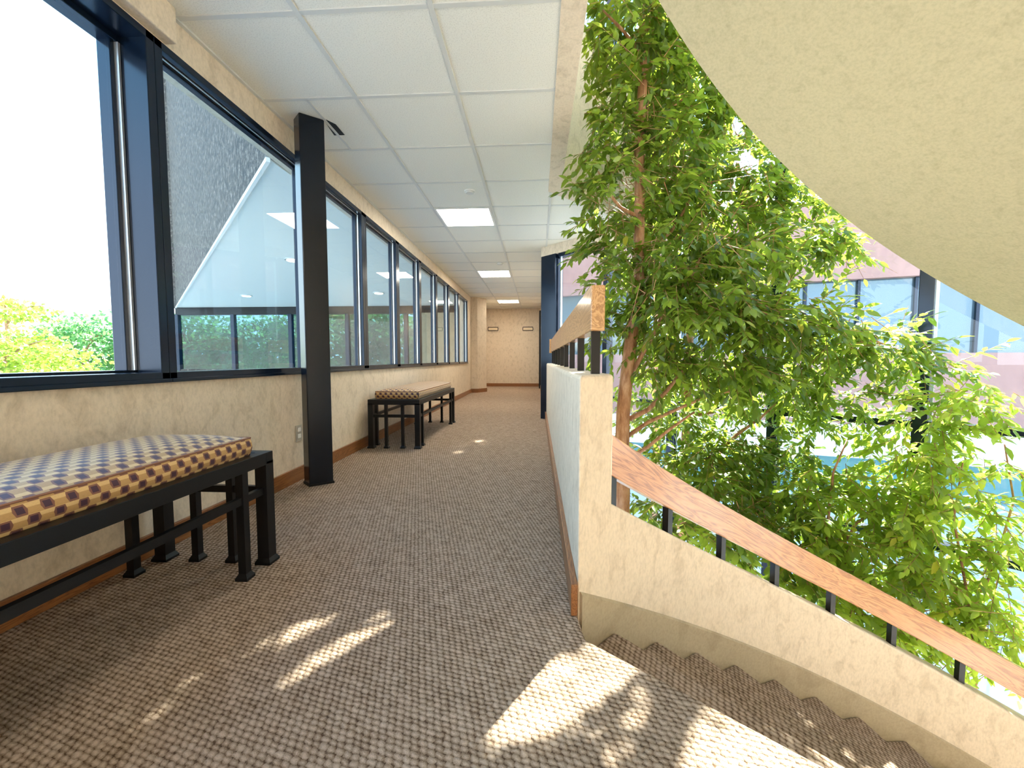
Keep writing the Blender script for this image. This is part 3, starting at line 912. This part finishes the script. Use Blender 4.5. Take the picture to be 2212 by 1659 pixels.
def trunk_gap(p, px_, py_):
    """few leaves grow right in front of the bare trunk"""
    return ~((np.abs(p[:, 0] * py_ / np.maximum(p[:, 1], .1) - px_) < .085) & (p[:, 1] < py_) & (rng.random(len(p)) < .7))

t1 = empty('indoor_tree', (.62, 2.95, -3.1), 'tall ficus tree with the thickest trunk rising beside the oak handrail in the atrium', 'tree')
tp = path([(1345, 1060), (1344, 960), (1346, 890), (1353, 820), (1362, 740), (1372, 680), (1381, 600), (1380, 520), (1382, 430), (1381, 330), (1385, 240), (1392, 120), (1396, 40), (1402, -60), (1410, -200)], 3.0)
tp = [(tp[0].x - .02, tp[0].y, -3.1), (tp[0].x - .01, tp[0].y, -1.6)] + [tuple(p) for p in tp]
MB().tube(tp, [.062, .058, .052, .050, .048, .046, .044, .042, .040, .038, .036, .035, .034, .032, .030, .026, .02], 14).build('trunk', M['bark'], t1, smooth=True)
BR = [  # (pixels, depths, start radius, end radius)
    ([(1360, 905), (1400, 885), (1440, 845), (1475, 800), (1510, 760)], [3.0, 2.95, 2.9, 2.9, 2.9], .019, .008),
    ([(1352, 945), (1400, 912), (1460, 885), (1530, 855), (1600, 840)], [3.0, 2.95, 2.9, 2.85, 2.9], .016, .007),
    ([(1360, 990), (1400, 965), (1450, 925), (1500, 890)], [2.95, 2.8, 2.7, 2.7], .015, .007),
    ([(1368, 800), (1405, 735), (1440, 665), (1490, 610), (1520, 540)], [3.0, 2.9, 2.8, 2.8, 2.9], .019, .008),
    ([(1380, 470), (1340, 448), (1312, 415), (1292, 370)], [3.0, 2.95, 2.9, 2.9], .016, .006),
    ([(1380, 560), (1450, 500), (1500, 420), (1560, 380)], [3.0, 3.1, 3.2, 3.3], .016, .006),
    ([(1382, 300), (1430, 250), (1480, 210), (1530, 190)], [3.0, 3.05, 3.1, 3.2], .014, .006),
    ([(1392, 120), (1340, 60), (1300, 20)], [3.0, 2.9, 2.9], .014, .006),
    ([(1385, 640), (1440, 620), (1560, 650), (1700, 690), (1850, 720), (1950, 760)], [3.0, 2.95, 2.95, 3.0, 3.05, 3.1], .018, .006),
]
for pts, dep, r0, r1 in BR:
    q = path(pts, dep); m_ = len(q)
    MB().tube(q, [r0 + (r1 - r0) * i / (m_ - 1) for i in range(m_)], 8).build('branch', M['bark'], t1, smooth=True)

def B(px, py, dz, rx, rz, n, rd=None):
    return (tuple(at(px, py, dz)), (rx, rd or rx, rz), n)
blobs1 = [
    B(1370, -60, 3.0, .35, .35, 34), B(1340, 60, 2.95, .26, .22, 34), B(1440, 60, 3.1, .28, .25, 34), B(1400, 170, 2.9, .28, .2, 26), B(1480, 200, 3.2, .3, .25, 34),
    B(1330, 270, 2.9, .18, .22, 22), B(1320, 380, 2.9, .2, .2, 24), B(1430, 330, 3.1, .3, .25, 38), B(1540, 300, 3.3, .3, .22, 32), B(1460, 440, 3.1, .32, .22, 36),
    B(1590, 430, 3.3, .34, .2, 34), B(1310, 490, 2.9, .13, .2, 16), B(1500, 540, 2.8, .34, .22, 46), B(1620, 540, 3.0, .34, .2, 40), B(1720, 520, 3.2, .28, .16, 26), B(1810, 520, 3.2, .26, .12, 20),
    B(1345, 600, 3.0, .13, .3, 16), B(1440, 640, 2.8, .3, .2, 36), B(1560, 660, 2.8, .34, .2, 44), B(1680, 680, 2.9, .34, .17, 44), B(1800, 720, 2.95, .32, .15, 40), B(1900, 750, 3.0, .28, .14, 32), B(1990, 790, 3.05, .22, .12, 22),
    B(1640, 370, 3.2, .2, .14, 22), B(1560, 230, 3.3, .2, .2, 24), B(1720, 440, 3.3, .22, .12, 20), B(1500, 90, 3.2, .22, .25, 26), B(1390, 480, 3.3, .28, .25, 26),
    B(1310, 700, 3.2, .12, .2, 12), B(1420, 760, 3.0, .24, .18, 24), B(1540, 780, 3.0, .34, .16, 34), B(1680, 800, 3.1, .34, .16, 34), B(1820, 850, 3.2, .34, .13, 26),
]
pos, dr, up, sz, tn, tw = shoots(blobs1)
k = trunk_gap(pos, np.interp(pos[:, 2], [q[2] for q in tp], [q[0] for q in tp]), 2.97)
pos, dr, up, sz, tn = pos[k], dr[k], up[k], sz[k], tn[k]
leaves_mesh('foliage', pos, dr, up, sz, tn, M['leaf'], t1)
print('LEAVES', len(pos))
tag(tw.build('twigs', M['bark'], t1), kind='stuff')

t2 = empty('indoor_tree', tuple(at(1488, 1000, 3.9).xy) + (-3.1,), 'second ficus tree with paler trunk, behind the first, near the atrium glass', 'tree')
q = path([(1470, 1150), (1478, 1000), (1484, 880), (1488, 780), (1492, 680), (1500, 560), (1515, 400), (1530, 250), (1540, 100)], 3.85)
MB().tube([(q[0].x, q[0].y, -3.1)] + q, [.05, .042, .038, .036, .034, .032, .03, .026, .022, .016], 12).build('trunk', M['bark'], t2, smooth=True)
for pts, dep, r0, r1 in [([(1484, 900), (1540, 890), (1600, 870), (1660, 830)], 3.7, .018, .006), ([(1492, 640), (1560, 560), (1640, 440), (1700, 365)], 3.7, .02, .009), ([(1640, 440), (1690, 400), (1740, 405)], 3.65, .012, .006), ([(1480, 1010), (1545, 985), (1590, 940), (1640, 905), (1690, 860)], 3.4, .02, .007), ([(1545, 985), (1520, 1040), (1480, 1090)], 3.4, .014, .01), ([(1475, 1160), (1520, 1140), (1560, 1110)], 3.5, .018, .008)]:
    q = path(pts, dep)
    MB().tube(q, [r0 + (r1 - r0) * i / (len(q) - 1) for i in range(len(q))], 8).build('branch', M['bark'], t2, smooth=True)
blobs2 = [
    B(1370, 330, 4.1, .2, .3, 20), B(1420, 460, 4.2, .32, .26, 34), B(1390, 580, 4.2, .24, .22, 24), B(1480, 600, 4.1, .35, .25, 30), B(1440, 280, 4.1, .3, .3, 24), B(1620, 330, 3.8, .3, .25, 26), B(1400, 180, 4.0, .3, .3, 20),
    B(1560, 0, 4.0, .5, .4, 30), B(1450, -120, 3.8, .5, .4, 40), B(1560, -250, 3.7, .6, .4, 40),
    B(1560, 120, 3.9, .4, .5, 40), B(1600, 250, 3.9, .35, .3, 34), B(1700, 380, 3.8, .35, .3, 34), B(1480, 350, 3.9, .3, .4, 24), B(1560, 480, 3.9, .4, .3, 36), B(1680, 560, 3.8, .4, .25, 26),
    B(1760, 640, 3.7, .4, .22, 42), B(1860, 640, 3.5, .3, .18, 30), B(1930, 690, 3.4, .25, .2, 30), B(1400, 700, 4.0, .2, .3, 18), B(1390, 840, 4.0, .22, .25, 22), B(1460, 900, 3.6, .3, .2, 26), B(1560, 860, 3.7, .3, .2, 26),
    B(1680, 880, 3.7, .4, .22, 40), B(1800, 890, 3.5, .34, .14, 30), B(1540, 960, 3.2, .2, .12, 14), B(1600, 980, 3.4, .3, .2, 34), B(1500, 1010, 3.2, .25, .14, 24), B(1690, 990, 3.4, .3, .15, 28), B(1440, 990, 3.2, .18, .12, 14),
    B(1580, 1080, 3.2, .28, .16, 30), B(1680, 1090, 3.2, .25, .16, 28), B(1430, 1110, 3.0, .25, .16, 22), B(1520, 1150, 3.0, .25, .2, 26), B(1640, 1180, 3.0, .25, .2, 26),
]
pos, dr, up, sz, tn, tw = shoots(blobs2, mult=1.75)
leaves_mesh('foliage', pos, dr, up, sz, tn, M['leaf'], t2)
tag(tw.build('twigs', M['bark'], t2), kind='stuff')

t3 = empty('indoor_tree', tuple(at(1790, 1200, 2.95).xy) + (-3.1,), 'lower leafy ficus on the right, growing up behind the curved handrail', 'tree')
for pts, dep, r0, r1 in [([(1790, 1500), (1788, 1250), (1786, 1150), (1800, 1020), (1830, 950)], 2.95, .016, .005), ([(1788, 1230), (1850, 1130), (1960, 1060)], 2.9, .01, .004)]:
    q = path(pts, dep); q = [Vector((q[0].x, q[0].y, -3.1))] + q if pts[0][1] == 1500 else q
    MB().tube(q, [r0 + (r1 - r0) * i / (len(q) - 1) for i in range(len(q))], 8).build('trunk' if pts[0][1] == 1500 else 'branch', M['bark'], t3, smooth=True)
blobs3 = [B(1780, 1040, 3.1, .28, .2, 30), B(1860, 1080, 3.0, .26, .2, 30), B(1760, 1160, 3.0, .3, .2, 34), B(1880, 1190, 2.85, .26, .2, 40), B(1800, 1280, 2.8, .26, .22, 34), B(1930, 1010, 2.9, .2, .12, 14), B(1700, 1260, 2.9, .25, .2, 26),
          B(1960, 1090, 2.8, .22, .14, 20), B(1900, 1300, 2.75, .25, .2, 34), B(1800, 1400, 2.7, .25, .2, 26), B(1950, 960, 2.85, .2, .1, 10), B(1930, 1420, 2.65, .2, .2, 24)]
pos, dr, up, sz, tn, tw = shoots(blobs3, mult=1.5)
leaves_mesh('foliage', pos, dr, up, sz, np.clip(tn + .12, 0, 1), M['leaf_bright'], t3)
tag(tw.build('twigs', M['bark'], t3), kind='stuff')

t4 = empty('indoor_tree', tuple(at(2110, 1300, 2.58).xy) + (-3.1,), 'thin sunlit ficus at the right edge in front of the atrium glass', 'tree')
for pts, dep, r0, r1 in [([(2110, 1600), (2105, 1400), (2085, 1260), (2060, 1120), (2080, 1000)], 2.62, .013, .004), ([(2095, 1330), (2150, 1220), (2190, 1080), (2170, 960)], 2.6, .009, .004)]:
    q = path(pts, dep); q = [Vector((q[0].x, q[0].y, -3.1))] + q if pts[0][1] == 1600 else q
    MB().tube(q, [r0 + (r1 - r0) * i / (len(q) - 1) for i in range(len(q))], 8).build('trunk' if pts[0][1] == 1600 else 'branch', M['bark'], t4, smooth=True)
blobs4 = [B(2050, 1080, 2.65, .2, .16, 26), B(2150, 1010, 2.6, .2, .12, 16), B(2040, 1180, 2.65, .22, .16, 30), B(2170, 1120, 2.58, .18, .16, 18), B(2010, 1280, 2.65, .22, .2, 34), B(2140, 1290, 2.6, .2, .16, 30), B(2090, 1390, 2.55, .2, .16, 30),
          B(2050, 870, 2.7, .17, .09, 16), B(2120, 850, 2.6, .16, .06, 10), B(2200, 1420, 2.5, .2, .2, 26), B(1990, 910, 2.8, .17, .09, 16), B(2020, 990, 2.7, .18, .1, 14), B(2180, 1200, 2.55, .15, .12, 14), B(2180, 1350, 2.5, .15, .14, 18)]
pos, dr, up, sz, tn, tw = shoots(blobs4, leaf=(.055, .085), mult=1.4)
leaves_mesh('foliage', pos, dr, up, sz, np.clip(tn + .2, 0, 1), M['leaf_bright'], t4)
tag(tw.build('twigs', M['bark'], t4), kind='stuff')

# outdoor trees
def room_free(p): return np.ones(len(p), bool)
def outdoor(label, c, rad, n, leaf, m, trunk_r=.14, seed=0, group='trees outside the left windows'):
    r = empty('tree', (c[0], c[1], -3.7), label, 'tree', group)
    k = n
    q = rng.normal(size=(k, 3)); q /= np.linalg.norm(q, axis=1, keepdims=True)
    lump = 1 + .22 * np.sin(q[:, 0] * 7 + seed) * np.cos(q[:, 2] * 6 + seed * 2) + .12 * np.sin(q[:, 1] * 15 + q[:, 2] * 11)
    p = np.array(c) + q * np.array(rad) * (rng.uniform(.25, 1, (k, 1)) ** .45) * lump[:, None]
    d = q * .5 + rng.normal(size=(k, 3)) * .6 + np.array([0, 0, -.35])
    leaves_mesh('foliage', p, d, rng.normal(size=(k, 3)) + np.array([0, 0, 1.2]), rng.uniform(leaf * .7, leaf * 1.3, k), rng.uniform(0, .95, k), m, r, 1.5)
    MB().tube([(c[0], c[1], -3.7), (c[0] + .1, c[1], -1.5), (c[0], c[1] + .05, c[2] - rad[2] * .2), (c[0] - .1, c[1], c[2] + rad[2] * .5)], [trunk_r, trunk_r * .8, trunk_r * .5, trunk_r * .15], 8).build('trunk', M['bark'], r)
    for s in range(5):
        an = s * 1.3 + seed; h = c[2] - rad[2] * .5 + s * .2 * rad[2]
        MB().tube([(c[0], c[1], h), (c[0] + math.cos(an) * rad[0] * .4, c[1] + math.sin(an) * rad[1] * .4, h + rad[2] * .25), (c[0] + math.cos(an) * rad[0] * .8, c[1] + math.sin(an) * rad[1] * .8, h + rad[2] * .4)], [trunk_r * .4, trunk_r * .25, .02], 6).build('branch', M['bark'], r)
    return r
def od(px, py, dep): return tuple(at(px, py, dep))
outdoor('yellow-green tree at the far left of the nearest window', od(15, 795, 14), (2.1, 2.1, 1.35), 6000, .16, M['leaf_lime'], seed=1)
outdoor('green tree right of the yellow-green one in the nearest window', od(185, 765, 18), (1.7, 1.7, 1.65), 5200, .17, M['leaf_green'], seed=2)
outdoor('loose yellowish tree crown higher up at the left edge', od(10, 670, 16), (1.3, 1.3, .45), 900, .16, M['leaf_lime'], seed=3)
outdoor('tree added outside the first atrium windows to block stray sun', (2.3, 8.4, 4.5), (1.0, 1.0, .85), 2600, .15, M['leaf_green'], .09, seed=12, group='trees added outside the atrium as sun blockers')  # crown added only to keep sun from the first bays off the carpet
for i, (px, py, dep, rx, rz, mm, lab_) in enumerate([(400, 745, 20, 2.4, 1.6, 'leaf_deep', 'dark green tree seen low in the second window, leftmost behind the wing glass'),
        (470, 765, 22, 2.2, 1.4, 'leaf_green', 'bright green tree behind the wing glass, between its first two mullions'), (580, 755, 21, 2.2, 1.7, 'leaf_green', 'tall green tree behind the wing glass just left of the black column'),
        (690, 745, 20, 2.4, 2.0, 'leaf_deep', 'dense green tree behind the wing glass partly hidden by the black column'), (750, 755, 17, 1.9, 2.3, 'leaf_deep', 'dense green tree seen through the third corridor window'),
        (835, 760, 18, 1.8, 2.0, 'leaf_green', 'bright green tree seen through the fourth corridor window')]):
    outdoor(lab_, od(px, py, dep), (rx, rx, rz), 4200, .20, M[mm], seed=4 + i, group='trees behind the wing glass')
